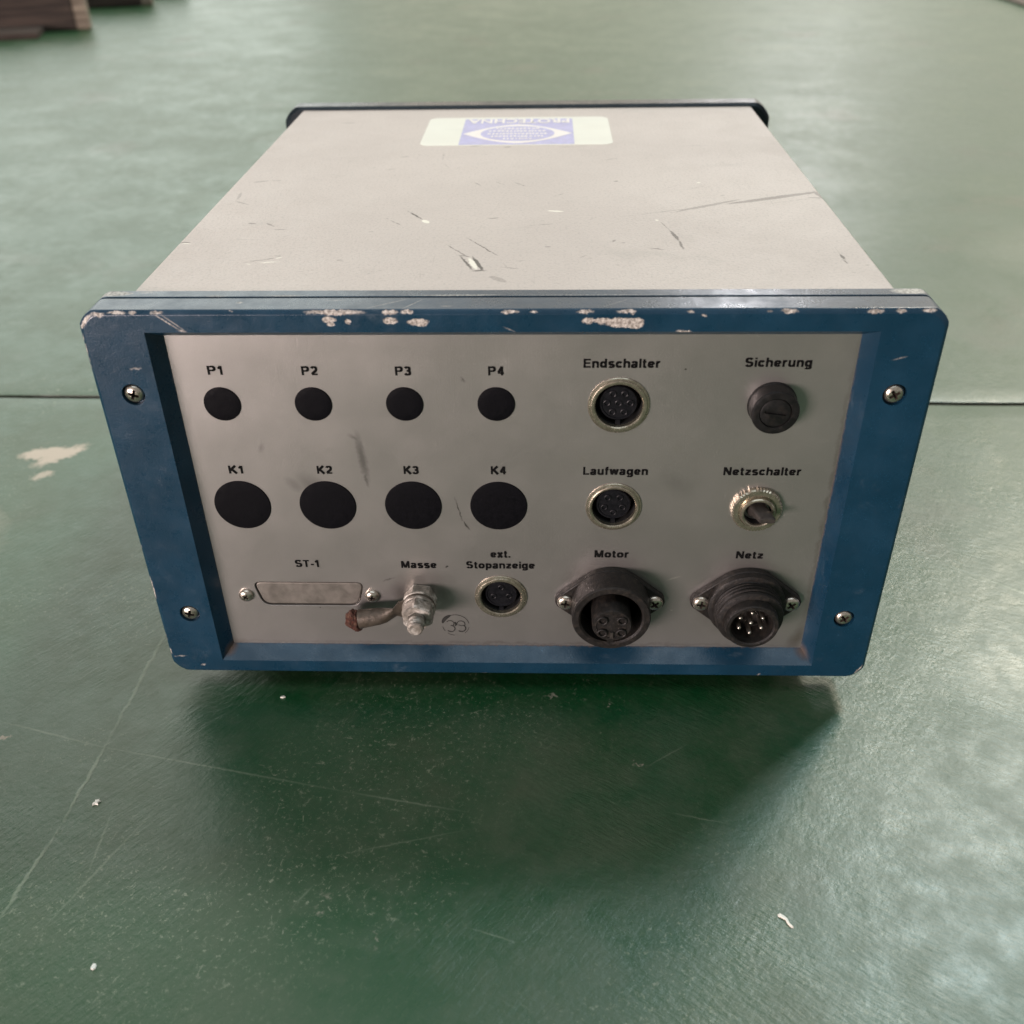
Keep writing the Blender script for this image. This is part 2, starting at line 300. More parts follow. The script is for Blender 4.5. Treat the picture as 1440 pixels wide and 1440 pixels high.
def mat_panel():
    M = Mat("satin_grey_panel")
    sm = M.noise(24, 4, 0.6, 0.3); br = M.noise(1.0, 3, 0.6, vec=M.mapping((2600, 100, 60)))
    col = M.mix(M.ramp(sm, 0.3, 0.75), (0.40, 0.382, 0.362), (0.44, 0.42, 0.398))
    Q = lambda x, z: P3(x, 6, z)
    smg = M.marks([(Q(-52.5, 104), Q(-51, 88), 1.0 * mm, 1.0 * mm, .5), (Q(-55, 105), Q(-52, 103), .4 * mm, .6 * mm, .4), (Q(-51.6, 90), Q(-50.8, 85), .5 * mm, .5 * mm, .5),
                   (Q(-73, 87), Q(-68, 83), 2.2 * mm, 2.5 * mm, .30), (Q(-78, 86), Q(-76, 84), 1.5 * mm, 1.5 * mm, .25), (Q(-87, 99), Q(-86, 101), .5 * mm, .8 * mm, .3),
                   (Q(-20, 79), Q(-18, 70), .22 * mm, .25 * mm, .85), (Q(-18, 70), Q(-15.5, 66), .3 * mm, .25 * mm, .85), (Q(-16, 127), Q(-15, 125.5), .3 * mm, .3 * mm, .5),
                   (Q(57.3, 130), Q(57.35, 130), .3 * mm, .2 * mm, .9), (Q(-24.8, 48.9), Q(-24.7, 48.9), .35 * mm, .2 * mm, .9), (Q(-75, 28.8), Q(-74.9, 28.8), .35 * mm, .2 * mm, .8),
                   (Q(-49, 42), Q(-45, 43.5), .3 * mm, .3 * mm, .5), (Q(55, 88), Q(60, 84), 2 * mm, 3 * mm, .12), (Q(-44, 38), Q(-40, 36), 2 * mm, 3 * mm, .35), (Q(-27, 38), Q(-26, 33), 1.2 * mm, 2.4 * mm, .3),
                   (Q(-104, 130), Q(-60, 138), 3 * mm, 6 * mm, .06), (Q(68, 33), Q(70, 36), 1.4 * mm, 2.5 * mm, .25)], 500, 0.0009)
    col = M.mix(smg, col, (0.06, 0.056, 0.05))
    spt = M.voro(150, vec=M.mapping(loc=(.013, 0, .007)))
    zone = M.marks([(Q(20, 95), Q(62, 100), 9 * mm, 12 * mm, 1), (Q(60, 90), Q(80, 96), 8 * mm, 8 * mm, .8)], 60, 0.01)
    pal = M.math('MULTIPLY', M.math('MULTIPLY', M.ramp(spt, 0.14, 0.36, 1, 0), M.ramp(M.noise(130, 1, 0.5), 0.5, 0.62)), zone)
    col = M.mix(M.math('MULTIPLY', pal, 0.30), col, (0.42, 0.40, 0.35))
    lt = M.marks([(Q(58, 43.5), Q(62, 45), .25 * mm, .3 * mm, .8), (Q(60, 29), Q(60.3, 29), .3 * mm, .2 * mm, .8), (Q(-50, 20), Q(-46, 23), 1.2 * mm, 1.4 * mm, .25), (Q(28, 90), Q(28.2, 90), .3 * mm, .2 * mm, 0.0)], 400, 0.0004)
    col = M.mix(lt, col, (0.6, 0.57, 0.52))
    grime = M.marks([(Q(36, 35), Q(36.5, 35), 15 * mm, 6 * mm, .30), (Q(87, 35), Q(87.5, 35), 15 * mm, 6 * mm, .30), (Q(-36, 36), Q(-34, 38), 7 * mm, 6 * mm, .35),
                     (Q(-48, 29), Q(-40, 31), 2.5 * mm, 3 * mm, .25), (Q(-78, 28), Q(-60, 28), .6 * mm, 2 * mm, .2)], 90, 0.006)
    col = M.mix(grime, col, (0.14, 0.12, 0.095))
    brown = M.marks([(Q(108, 11), Q(111, 20), 1.2 * mm, 3 * mm, .5), (Q(-112, 11), Q(-108, 11), .8 * mm, 2 * mm, .4), (Q(111, 11), Q(111.4, 141), .4 * mm, 1.2 * mm, .35), (Q(-110, 11.5), Q(110, 11.5), .3 * mm, .9 * mm, .35), (Q(-42, 33), Q(-44, 30), 2 * mm, 3 * mm, .25)], 200, 0.002)
    col = M.mix(brown, col, (0.13, 0.09, 0.055))
    M.set(Base_Color=col, Roughness=M.ramp(M.noise(60, 4, 0.6), 0.3, 0.8, 0.38, 0.42), Metallic=0.85)
    M.bump(M.math('ADD', M.noise(1800, 2, 0.5), M.math('MULTIPLY', br, 0.5)), 0.14, 0.0002)
    return M.m

def simple(name, col, rough, metal=0.0, var=0.15, nscale=400, bump=0.15, dirt=None, dist=0.0002):
    M = Mat(name)
    n = M.noise(nscale, 4, 0.6)
    c = M.mix(M.ramp(n, 0.3, 0.7), tuple(v * (1 - var) for v in col), tuple(min(1, v * (1 + var)) for v in col))
    if dirt:
        c = M.mix(M.math('MULTIPLY', M.ramp(M.noise(nscale * 0.6, 5, 0.7), 0.48, 0.66), dirt[1]), c, dirt[0])
    M.set(Base_Color=c, Metallic=metal, Roughness=M.ramp(M.noise(nscale * .5, 3, 0.6), 0.3, 0.7, rough * .8, min(1, rough * 1.2)))
    if bump: M.bump(M.noise(nscale * 2, 3, 0.6), bump, dist)
    return M.m

m_floor = mat_floor()
m_blue = mat_blue("blue_frame_paint", (0.004, 0.028, 0.054))
m_rear = mat_blue("dark_rear_frame_paint", (0.006, 0.012, 0.016), False)
m_cover = mat_cover()
m_panel = mat_panel()
m_black = simple("matt_black_plug", (0.002, 0.002, 0.0032), 0.62, 0, .2, 900, .3)
m_print = simple("black_print", (0.004, 0.004, 0.004), 0.8, 0, .1, 500, 0)
m_print.node_tree.nodes["Principled BSDF"].inputs["Specular IOR Level"].default_value = 0.12
m_black.node_tree.nodes["Principled BSDF"].inputs["Specular IOR Level"].default_value = 0.11
m_nickel = simple("dull_nickel", (0.40, 0.36, 0.28), 0.26, 0.85, .10, 700, .05, ((0.16, 0.13, 0.09), .35))
m_screw = simple("stainless_screw", (0.62, 0.56, 0.48), 0.26, 0.95, .15, 800, .2, ((0.16, 0.10, 0.06), .45))
m_grime = simple("brown_grime", (0.03, 0.018, 0.012), 0.7, 0, .3, 900, .2)
m_insert = simple("black_connector_insert", (0.006, 0.006, 0.008), 0.38, 0, .2, 900, .2)
m_hole = simple("deep_socket_black", (0.003, 0.003, 0.003), 0.8, 0, .1, 500, 0)
m_plastic = simple("dusty_black_plastic", (0.012, 0.011, 0.010), 0.5, 0, .2, 800, .5, ((0.045, 0.036, 0.028), .45), .0004)
m_fuse = simple("black_fuse_cap", (0.007, 0.007, 0.007), 0.45, 0, .2, 700, .2, ((0.03, 0.024, 0.02), .3))
m_zinc = simple("corroded_zinc", (0.26, 0.235, 0.20), 0.5, 0.4, .4, 450, .4, ((0.66, 0.63, 0.57), .8), .0003)
m_lug = simple("dirty_tinned_lug", (0.085, 0.07, 0.054), 0.5, 0.4, .25, 350, .5, ((0.09, 0.07, 0.05), .6), .0005)
m_rust = simple("rusty_brown_stub", (0.075, 0.024, 0.014), 0.85, 0, .4, 900, 1.0, ((0.22, 0.14, 0.09), .5), .0012)
m_plate = simple("brushed_blank_plate", (0.22, 0.20, 0.175), 0.42, 0.5, .10, 300, .15, ((0.32, 0.30, 0.26), .3))
m_pin = simple("silver_pin", (0.50, 0.47, 0.41), 0.32, 1.0, .05, 500, 0)
m_lever = simple("grey_metal_lever", (0.035, 0.031, 0.027), 0.35, 0, .2, 600, .2)
m_stamp = simple("stamp_ink", (0.016, 0.016, 0.014), 0.6, 0, .5, 900, .2)
m_label = simple("yellowed_white_label", (0.68, 0.665, 0.585), 0.5, 0, .03, 80, .05)
m_lblue = simple("faded_blue_print", (0.42, 0.40, 0.60), 0.5, 0, .10, 300, .05)
m_lwhite = simple("white_print", (0.74, 0.69, 0.66), 0.4, 0, .03, 300, 0)
m_rubber = simple("black_rubber", (0.012, 0.012, 0.012), 0.7)
m_chip = simple("white_paint_flake", (0.80, 0.78, 0.70), 0.6, 0, .08, 600, .3)
for m_ in (m_insert, m_plastic, m_fuse, m_rear): m_.node_tree.nodes["Principled BSDF"].inputs["Specular IOR Level"].default_value = 0.3

# ------------------------------------------------------------------ geometry helpers
def link(name, me, mat, parent=None, label=None, **props):
    o = bpy.data.objects.new(name, me); COL.objects.link(o)
    if mat is not None and not me.materials: me.materials.append(mat)
    if parent is not None: o.parent = parent
    if label: o['label'] = label
    for k, v in props.items(): o[k] = v
    return o
def to_mesh(name, bm, smooth=35, recalc=True):
    if recalc: bmesh.ops.recalc_face_normals(bm, faces=bm.faces)
    me = bpy.data.meshes.new(name); bm.to_mesh(me); bm.free()
    if smooth:
        me.polygons.foreach_set("use_smooth", [True] * len(me.polygons))
        me.set_sharp_from_angle(angle=math.radians(smooth))
    return me
def lathe_bm(prof, seg=48, bm=None, rfun=None):
    """prof: (r, h) in mm; axis is -y (out of the panel), centre at the origin"""
    bm = bm or bmesh.new(); rings = []
    for r, h in prof:
        if r < 1e-4: rings.append([bm.verts.new((0, -h * mm, 0))]); continue
        ring = []
        for i in range(seg):
            a = 2 * PI * i / seg; rr = r * (rfun(a, r, h) if rfun else 1) * mm
            ring.append(bm.verts.new((rr * math.cos(a), -h * mm, rr * math.sin(a))))
        rings.append(ring)
    for a, b in zip(rings, rings[1:]):
        if len(a) == 1 and len(b) == 1: continue
        for i in range(max(len(a), len(b))):
            j = (i + 1) % max(len(a), len(b))
            if len(a) == 1: bm.faces.new((a[0], b[i], b[j]))
            elif len(b) == 1: bm.faces.new((a[i], b[0], a[j]))
            else: bm.faces.new((a[i], b[i], b[j], a[j]))
    return bm
def lathe(name, prof, mat, parent, loc, seg=48, smooth=35, rfun=None, label=None):
    o = link(name, to_mesh(name, lathe_bm(prof, seg, rfun=rfun), smooth), mat, parent, label)
    o.location = loc; return o
def box_bm(x0, x1, y0, y1, z0, z1, bm=None):
    bm = bm or bmesh.new()
    v = [bm.verts.new((x, y, z)) for x in (x0, x1) for y in (y0, y1) for z in (z0, z1)]
    for f in ((0, 1, 3, 2), (4, 6, 7, 5), (0, 4, 5, 1), (2, 3, 7, 6), (0, 2, 6, 4), (1, 5, 7, 3)): bm.faces.new([v[i] for i in f])
    return bm
def prism_bm(pts, d0, d1, bm=None):
    """outline pts (x, z) in mm extruded along -y from d0 to d1 (mm out of the panel)"""
    bm = bm or bmesh.new()
    a = [bm.verts.new((x * mm, -d0 * mm, z * mm)) for x, z in pts]; b = [bm.verts.new((x * mm, -d1 * mm, z * mm)) for x, z in pts]
    bm.faces.new(a); bm.faces.new(b[::-1]); n = len(pts)
    for i in range(n): bm.faces.new((a[i], a[(i + 1) % n], b[(i + 1) % n], b[i]))
    return bm
def bevel(o, wd, seg=2, ang=35):
    b = o.modifiers.new("bevel", 'BEVEL'); b.width = wd * mm; b.segments = seg; b.limit_method = 'ANGLE'; b.angle_limit = math.radians(ang)
    b.harden_normals = False
    return o
def baked(o):
    dg = bpy.context.evaluated_depsgraph_get(); me = bpy.data.meshes.new_from_object(o.evaluated_get(dg), depsgraph=dg)
    o.modifiers.clear(); o.data = me
    me.polygons.foreach_set("use_smooth", [True] * len(me.polygons)); me.set_sharp_from_angle(angle=math.radians(30))
def cut(o, cutters):
    for c in cutters:
        b = o.modifiers.new("cut", 'BOOLEAN'); b.operation = 'DIFFERENCE'; b.solver = 'EXACT'; b.object = c
    baked(o)
    for c in cutters: bpy.data.objects.remove(c, do_unlink=True)
def cyl_cutter(x, z, r, y0, y1, seg=48):
    bm = lathe_bm([(0, -y1), (r, -y1), (r, -y0), (0, -y0)], seg)
    o = link("cutter", to_mesh("cutter", bm, 0), None); o.location = (x * mm, 0, z * mm + Z0); return o

# ------------------------------------------------------------------ floor
def build_floor():
    xs = [-9, -4, -2]; x = -1.3
    while x < 1.3: xs.append(x); x += 0.006
    xs += [2, 4, 9]
    bm = bmesh.new()
    prof = [(-4, 0), (-.5, 0), (-.02, 0), (-.0036, 0), (-.0022, -.00035), (-.0018, -.0022), (.0018, -.0022), (.0022, -.00035), (.0038, 0), (.02, 0), (.5, 0), (3, 0), (14, 0)]
    rows = []
    for x in xs:
        jy = 0.2538 - 0.0158 * x if abs(x) < 2 else 0.2538
        row = []
        for k, (t, z) in enumerate(prof):
            j = 0
            if abs(t) < .004 and abs(x) < 1.3:
                j = mnoise.noise(Vector((x * 55, k * .7, 0))) * .0007 + mnoise.noise(Vector((x * 9, k * .2, 5))) * .0006
            row.append(bm.verts.new((x, jy + t + j, z)))
        rows.append(row)
    for a, b in zip(rows, rows[1:]):
        for i in range(len(prof) - 1): bm.faces.new((a[i], b[i], b[i + 1], a[i + 1]))
    return link("floor", to_mesh("floor", bm, 40), m_floor, kind='structure')
build_floor()

# ------------------------------------------------------------------ the control box
def thing(name, label, cat, loc=(0, 0, 0), rotz=0):
    o = bpy.data.objects.new(name, None); COL.objects.link(o); o.empty_display_size = .02
    o.location = loc; o.rotation_euler = (0, 0, rotz); o['label'] = label; o['category'] = cat; return o
BOX = thing("control_box", "scratched cream and blue control box with sockets and German lettering on its front", "control box")
H = 152.85; HW = 136.0
CH = [(0, 1.0), (.035, .76), (.20, .50), (.34, .34), (.50, .20), (.76, .035), (1.0, 0)]
def outline(hw, z0, z1, c):
    """rectangle outline (x, z) mm with clipped corners, always 28 points"""
    pts = []
    for sx, sz, rev in ((-1, -1, 0), (1, -1, 1), (1, 1, 0), (-1, 1, 1)):
        q = CH if not rev else [(b, a) for a, b in CH]
        for a, b in q:
            cx = hw - a * c; zz = (z0 + b * c) if sz < 0 else (z1 - b * c)
            pts.append((sx * cx, zz))
    return pts
def loft(rings, close=True, bm=None, cap0=False, cap1=False):
    """rings: (outline, y mm)"""
    bm = bm or bmesh.new(); R = [[bm.verts.new(P3(x, y, z)) for x, z in o] for o, y in rings]
    n = len(R[0]); seq = list(zip(R, R[1:])) + ([(R[-1], R[0])] if close else [])
    for a, b in seq:
        for i in range(n):
            j = (i + 1) % n; bm.faces.new((a[i], a[j], b[j], b[i]))
    if cap0: bm.faces.new(R[0])
    if cap1: bm.faces.new(R[-1][::-1])
    return bm
def ring_out(ins, y, c=6.0): return (outline(HW - ins, ins, H - ins, c), y)
def build_frame(name, mat, y0, sgn, label=None):
    rings = [(outline(111.7, 10.6, 142.1, .05), 7.2), (outline(111.7, 10.6, 142.1, .05), 6.0),
             (outline(115.3, 6.6, 145.6, .05), 0.0),
             ring_out(1.62, 0), ring_out(1.5, 0), ring_out(1.25, .06), ring_out(.06, 1.25), ring_out(0, 1.5), ring_out(0, 1.62),
             ring_out(0, 10.4), ring_out(.15, 10.6), ring_out(1.6, 10.65), ring_out(1.6, 11.75), ring_out(.15, 11.8), ring_out(0, 12.0),
             ring_out(0, 16.9), ring_out(.3, 17.2), (outline(118.5, 3.2, H - 3.2, 1), 17.2), (outline(118.5, 3.2, H - 3.2, 1), 8.2), (outline(111.7, 10.6, 142.1, .05), 8.2)]
    rings = [(o, y0 + sgn * y) for o, y in rings]
    o = link(name, to_mesh(name, loft(rings), 28), mat, BOX, label)
    return o
frame = build_frame("front_frame", m_blue, 0, 1)
SCR = [(-123.76, 123.71), (123.76, 123.71), (-123.76, 30.29), (123.76, 30.29)]
bpy.context.view_layer.update()
cut(frame, [cyl_cutter(x, z, 3.85, -1, 2.2) for x, z in SCR])
# rear frame
rear_rings = [(outline(118, 4, 148, 1), 287.5), ring_out(.9, 287.5, 9), ring_out(-.4, 288.6, 9), ring_out(-.6, 297.5, 9), ring_out(1.5, 299, 9), (outline(118, 4, 148, 1), 299)]
rear_rings = [([(x * .985, z * 1.0 + (.9 if z > 76 else 0)) for x, z in o], y) for o, y in rear_rings]
link("rear_frame", to_mesh("rear_frame", loft(rear_rings), 28), m_rear, BOX, label="nearly black rear frame")
link("rear_panel", to_mesh("rear_panel", loft([(outline(119, 4, 148, 1), 292), (outline(119, 4, 148, 1), 294)], False, cap0=True, cap1=True), 28), m_rear, BOX)
# cover: U-shaped sheet, top and two sides
cov = outline(124.6, 2.0, 152.25, 2.2)
link("top_cover", to_mesh("top_cover", loft([(cov, 8.5), (cov, 290.5), (outline(123.6, 3.0, 151.25, 1.6), 290.5), (outline(123.6, 3.0, 151.25, 1.6), 8.5)]), 40), m_cover, BOX)
# feet
for x in (-100, 100):
    for y in (24, 270):
        lathe("rubber_foot", [(0, 0), (8.5, 0), (9, 1), (9.5, 12.0), (0, 12.0)], m_rubber, BOX, (x * mm, y * mm, Z0 + 2 * mm), 24).rotation_euler = (PI / 2, 0, 0)

# --- front panel with its cut-outs
PY = 6.0
bm = box_bm(-112.5 * mm, 112.5 * mm, PY * mm, (PY + 2.0) * mm, 9.8 * mm + Z0, 142.9 * mm + Z0)
panel = link("front_panel", to_mesh("front_panel", bm, 0), m_panel, BOX)
ROUND = {"limit": (36.2, 116.8, 10.3, 7.9, 7), "carriage": (36.2, 76.3, 9.9, 7.7, 5), "stop": (-4.8, 35.0, 10.0, 7.6, 3)}
def dsub(grow=0.0, n=5):
    T, Bt, zt, zb, r = 21.4 + grow, 18.6 + grow, 41.3 + grow, 29.9 - grow, 3.4 + grow
    cx = -78.0; pts = []
    cor = [(cx - T, zt), (cx - Bt, zb), (cx + Bt, zb), (cx + T, zt)]
    for i in range(4):
        p = Vector(cor[i]); a = (Vector(cor[i - 1]) - p).normalized(); b = (Vector(cor[(i + 1) % 4]) - p).normalized()
        for k in range(n + 1):
            t = k / n; q = p + a * r * (1 - t) ** 2 + b * r * t ** 2 
            pts.append((q.x, q.y))
    return pts
bmc = prism_bm(dsub(), -12, 3)
ct = link("cutter", to_mesh("cutter", bmc, 0), None); ct.location = (0, 0, Z0)
cut(panel, [cyl_cutter(x, z, ri + .4, 4, 12) for x, z, ro, ri, n in ROUND.values()] + [ct])
bevel(panel, .12, 1, 40)
def on(x, z, h=0.0): return (x * mm, (PY - h) * mm, z * mm + Z0)

# --- pan head cross screws
def screw_mesh(r=3.25, hh=1.7, cross=2.1, wdt=.52):
    prof = [(r * .9, -1.0), (r, -.9), (r, .15), (r * .95, hh * .42), (r * .78, hh * .74), (r * .5, hh * .93), (r * .25, hh), (0, hh)]
    bm = lathe_bm(prof, 32)
    o = link("cutter", to_mesh("cutter", bm, 0), None)
    cb = bmesh.new()
    for k in range(2):
        c, s = (1, 0) if k == 0 else (0, 1)
        top = [( cross, wdt), (-cross, wdt), (-cross, -wdt), (cross, -wdt)]
        bot = [(cross * .35, wdt * .6), (-cross * .35, wdt * .6), (-cross * .35, -wdt * .6), (cross * .35, -wdt * .6)]
        tv = [cb.verts.new(((a * c - b * s) * mm, -(hh + .3) * mm, (a * s + b * c) * mm)) for a, b in top]
        bv = [cb.verts.new(((a * c - b * s) * mm, (.45) * mm, (a * s + b * c) * mm)) for a, b in bot]
        cb.faces.new(tv); cb.faces.new(bv[::-1])
        for i in range(4): cb.faces.new((tv[i], bv[i], bv[(i + 1) % 4], tv[(i + 1) % 4]))
        if k == 0:
            m1 = to_mesh("c1", cb, 0); cb = bmesh.new()
    m2 = to_mesh("c2", cb, 0)
    c1 = link("cutter", m1, None); c2 = link("cutter", m2, None)
    bpy.context.view_layer.update()
    cut(o, [c1, c2]); me = o.data; bpy.data.objects.remove(o, do_unlink=True)
    me.materials.clear(); me.materials.append(m_screw); me.materials.append(m_grime); me.name = "screw"
    for p in me.polygons:
        p.material_index = 1 if (-p.center.y < hh * .70 * mm and math.hypot(p.center.x, p.center.z) < cross * 1.05 * mm and p.center.y < .6 * mm) else 0
    return me
ME_SCREW = screw_mesh()
ME_SMALL = screw_mesh(2.8, 1.5, 1.4, .34)
def put_screw(me, x, z, y, rot, parent, label=None):
    o = link("screw", me, None, parent, label); o.location = (x * mm, y * mm, z * mm + Z0); o.rotation_euler = (0, rot, 0); return o
for (x, z), r in zip(SCR, (.35, 1.0, .25, .9)): put_screw(ME_SCREW, x, z, 1.3, r, BOX)

# --- black blanking plugs
def plug(name, r, x, z):
    lathe(name, [(r, -.5), (r, .18), (r * .985, .34), (r * .94, .42), (r * .5, .50), (0, .52)], m_black, BOX, on(x, z), 56)
for x in (-97, -66.1, -35.3, -4.6): plug("small_hole_plug", 6.3, x, 117.2)
for x in (-97, -66.1, -35.3, -4.7): plug("large_hole_plug", 10.2, x, 76.4)

# --- round nickel sockets
def round_socket(x, z, ro, ri, npin, label):
    root = lathe("round_socket", [(ro - .1, -.3), (ro, 0), (ro, .35), (ro - .25, .62), (ro - .75, .72), (ro - .95, 1.1), (ro - 1.35, 1.25), (ri + .35, 1.15), (ri, .8), (ri, -1.0), (ri, -7.0), (ri - .5, -7.0), (0, -7.0)],
                 m_nickel, BOX, on(x, z), 64, 30, label=label)
    root.data.materials.append(m_hole)
    for p in root.data.polygons:
        if p.center.y > .9 * mm: p.material_index = 1
    def sub(name, prof, mat, dx=0, dz=0, seg=32):
        o = lathe(name, prof, mat, root, (dx * mm, 0, dz * mm), seg); return o
    k = ri * .80
    sub("insert", [(k, -6.8), (k, -1.5), (k - .25, -1.25), (k - .7, -1.25), (k - .85, -1.6), (0, -1.6)], m_insert, seg=48)
    pos = {7: [(0, 0)] + [(3.9 * math.sin(a), 3.9 * math.cos(a)) for a in [math.radians(30 + 60 * i) for i in range(6)]],
           5: [(3.5 * math.sin(a), 3.5 * math.cos(a)) for a in [math.radians(t) for t in (-38, 38, 112, -112, 180)]],
           3: [(3.1 * math.sin(a), 3.1 * math.cos(a)) for a in [math.radians(t) for t in (0, -110, 110)]]}[npin]
    for dx, dz in pos:
        s = sub("pin_socket", [(1.2, -1.62), (1.2, -1.30), (1.0, -1.22), (.78, -1.30), (.72, -1.6), (.70, -4.0), (0, -4.0)], m_insert, dx, dz, 20)
        s.data.materials.append(m_hole)
        for p in s.data.polygons:
            if p.center.y > 2.0 * mm: p.material_index = 1
    bmk = box_bm(-.8 * mm, .8 * mm, .9 * mm, 2.2 * mm, -(ri - .05) * mm, -(k - .4) * mm)
    link("key", to_mesh("key", bmk, 0), m_insert, root)
    return root
round_socket(*ROUND["limit"], "seven hole round socket under Endschalter")
round_socket(*ROUND["carriage"], "round socket under Laufwagen")
round_socket(*ROUND["stop"], "three hole round socket under Stopanzeige")

# --- fuse holder
fz = lathe("fuse_holder", [(8.2, 0), (8.2, .5), (8.0, .9), (7.9, 1.0), (7.8, 6.1), (7.55, 6.5), (7.1, 6.65), (5.3, 6.65), (5.2, 6.4), (5.2, 5.6), (4.95, 5.6), (4.95, 6.35), (4.6, 6.5), (0, 6.5)], m_fuse, BOX, on(86.7, 117.2), 64, 30)
sb = box_bm(-3.6 * mm, 3.6 * mm, -6.8 * mm, -5.8 * mm, -.45 * mm, .45 * mm)
c = link("cutter", to_mesh("cutter", sb, 0), None); c.location = fz.location; c.rotation_euler = (0, math.radians(8), 0)
bpy.context.view_layer.update(); cut(fz, [c])

# --- toggle switch
def knurl(a, r, h): return 1 + (.028 if (int(a / (2 * PI) * 96) % 2) else -.012) if r > 8.0 else 1
tg = lathe("toggle_switch", [(8.7, 0), (8.7, 1.7), (8.25, 2.2), (6.7, 2.3), (6.5, 2.0), (6.1, 2.0), (6.1, 3.6), (5.8, 4.0), (5.3, 4.1), (4.9, 3.8), (4.7, 3.0), (4.6, -1.0), (0, -1.0)], m_nickel, BOX, on(86.6, 75.9), 96, 30, rfun=knurl)
tg.data.materials.append(m_hole)
for p in tg.data.polygons:
    if math.hypot(p.center.x, p.center.z) < 4.8 * mm and p.center.y > -3.2 * mm: p.material_index = 1
bm = bmesh.new(); rr = []
for h, wx, wz, dx, dz in ((-.5, 3.4, 2.8, -.2, 0), (2.2, 3.3, 2.4, .2, .1), (3.4, 3.0, 1.7, .9, .3), (8.8, 2.8, 1.2, 2.2, .7), (9.4, 2.5, .9, 2.3, .7)):
    rr.append([bm.verts.new(((dx + wx * math.copysign(abs(math.cos(a)) ** .5, math.cos(a))) * mm, -h * mm, (dz + wz * math.copysign(abs(math.sin(a)) ** .5, math.sin(a))) * mm)) for a in [2 * PI * (i + .5) / 20 for i in range(20)]])
for a, b in zip(rr, rr[1:]):
    for i in range(20): bm.faces.new((a[i], a[(i + 1) % 20], b[(i + 1) % 20], b[i]))
bm.faces.new(rr[0]); bm.faces.new(rr[-1][::-1])
link("lever", to_mesh("lever", bm, 40), m_lever, tg)

# --- power connectors with two-eared flanges
def flange_outline(r, ex, er, n=20):
    """round flange with two pointed ears; tangent lines from circle r to ear circle er at +-ex"""
    th = math.acos((r - er) / ex); pts = []
    for i in range(n + 1):                                       # right ear
        a = -th + 2 * th * i / n * 1.0
        pts.append((ex + er * math.cos(a), er * math.sin(a)))
    for i in range(n + 1):
        a = th + (PI - 2 * th) * i / n; pts.append((r * math.cos(a), r * math.sin(a)))
    for i in range(n + 1):
        a = PI - th + 2 * th * i / n; pts.append((-ex + er * math.cos(a), er * math.sin(a)))
    for i in range(n + 1):
        a = PI + th + (PI - 2 * th) * i / n; pts.append((r * math.cos(a), r * math.sin(a)))
    out = []
    for p in pts:
        if not out or math.dist(out[-1], p) > .12: out.append(p)
    if math.dist(out[0], out[-1]) < .12: out.pop()
    return out
def power_connector(x, z, label):
    root = link("power_connector", to_mesh("power_connector", prism_bm(flange_outline(14.6, 16.9, 3.7), 0.02, 3.0), 30), m_plastic, BOX, label)
    root.location = on(x, z); bevel(root, .5, 2, 50)
    for s in (-1, 1):
        o = link("screw", ME_SMALL if False else ME_SCREW, None, root); o.location = (s * 16.7 * mm, -3.3 * mm, 0); o.rotation_euler = (0, .5 + s * .4, 0); o.scale = (.98, .8, .98)
    return root
mot = power_connector(36.4, 35.0, "black power socket with four holes under Motor")
o = lathe("shell", [(14.3, 2.9), (14.6, 3.1), (14.55, 12.4), (14.1, 13.0), (12.1, 13.0), (11.4, 12.4), (11.3, 3.0), (11.0, 3.0), (0, 3.0)], m_plastic, mot, (0, 0, 0), 64, 30)
o = lathe("insert", [(7.3, 3.0), (7.25, 16.2), (6.9, 16.8), (5.7, 16.8), (5.6, 16.5), (0, 16.5)], m_plastic, mot, (0, 0, 0), 48, 30)
for a, b in ((-3.5, 2.6), (3.5, 2.6), (-3.5, -3.2), (3.5, -3.2)):
    s = lathe("pin_socket", [(1.9, 16.45), (1.9, 17.3), (1.65, 17.45), (1.25, 17.3), (1.2, 16.6), (1.15, 12), (0, 12)], m_plastic, mot, (a * mm, 0, b * mm), 24, 30)
    s.data.materials.append(m_hole)
    for p in s.data.polygons:
        if p.center.y > -15.5 * mm: p.material_index = 1
link("key", to_mesh("key", box_bm(-.6 * mm, .6 * mm, -17.3 * mm, -16.2 * mm, -5.6 * mm, -2.8 * mm), 0), m_lever, mot)
link("key", to_mesh("key", box_bm(-1.2 * mm, 1.2 * mm, -12.6 * mm, -4 * mm, -11.6 * mm, -10.2 * mm), 0), m_plastic, mot)
net = power_connector(87.2, 35.0, "black threaded power plug with bright pins under Netz")
prof = [(14.2, 2.9), (14.4, 3.2), (14.3, 5.6), (13.6, 6.0), (12.6, 6.1), (12.4, 6.4)]
h = 6.4
for k in range(3): prof += [(12.5, h + .2), (12.5, h + .8), (11.6, h + 1.2), (11.6, h + 1.5)]; h += 1.7
prof += [(12.2, h + .1), (12.0, h + .9), (10.6, h + 1.5), (9.9, h + 1.6), (9.7, 16.6), (9.3, 17.1), (8.2, 17.1), (7.7, 16.6), (7.5, 8.0), (0, 8.0)]
lathe("threaded_shell", prof, m_plastic, net, (0, 0, 0), 64, 28)
link("key", to_mesh("key", box_bm(-.9 * mm, .9 * mm, -15.5 * mm, -8 * mm, 6.6 * mm, 7.7 * mm), 0), m_plastic, net)
for i in range(7):
    a = math.radians(-90 + i * 60)
    dx, dz = (0, 0) if i == 6 else (4.7 * math.cos(a), 4.7 * math.sin(a))
    lathe("pin", [(.85, 7.9), (.85, 14.2), (.65, 14.7), (.3, 14.95), (0, 15)], m_pin, net, (dx * mm, 0, dz * mm), 16)

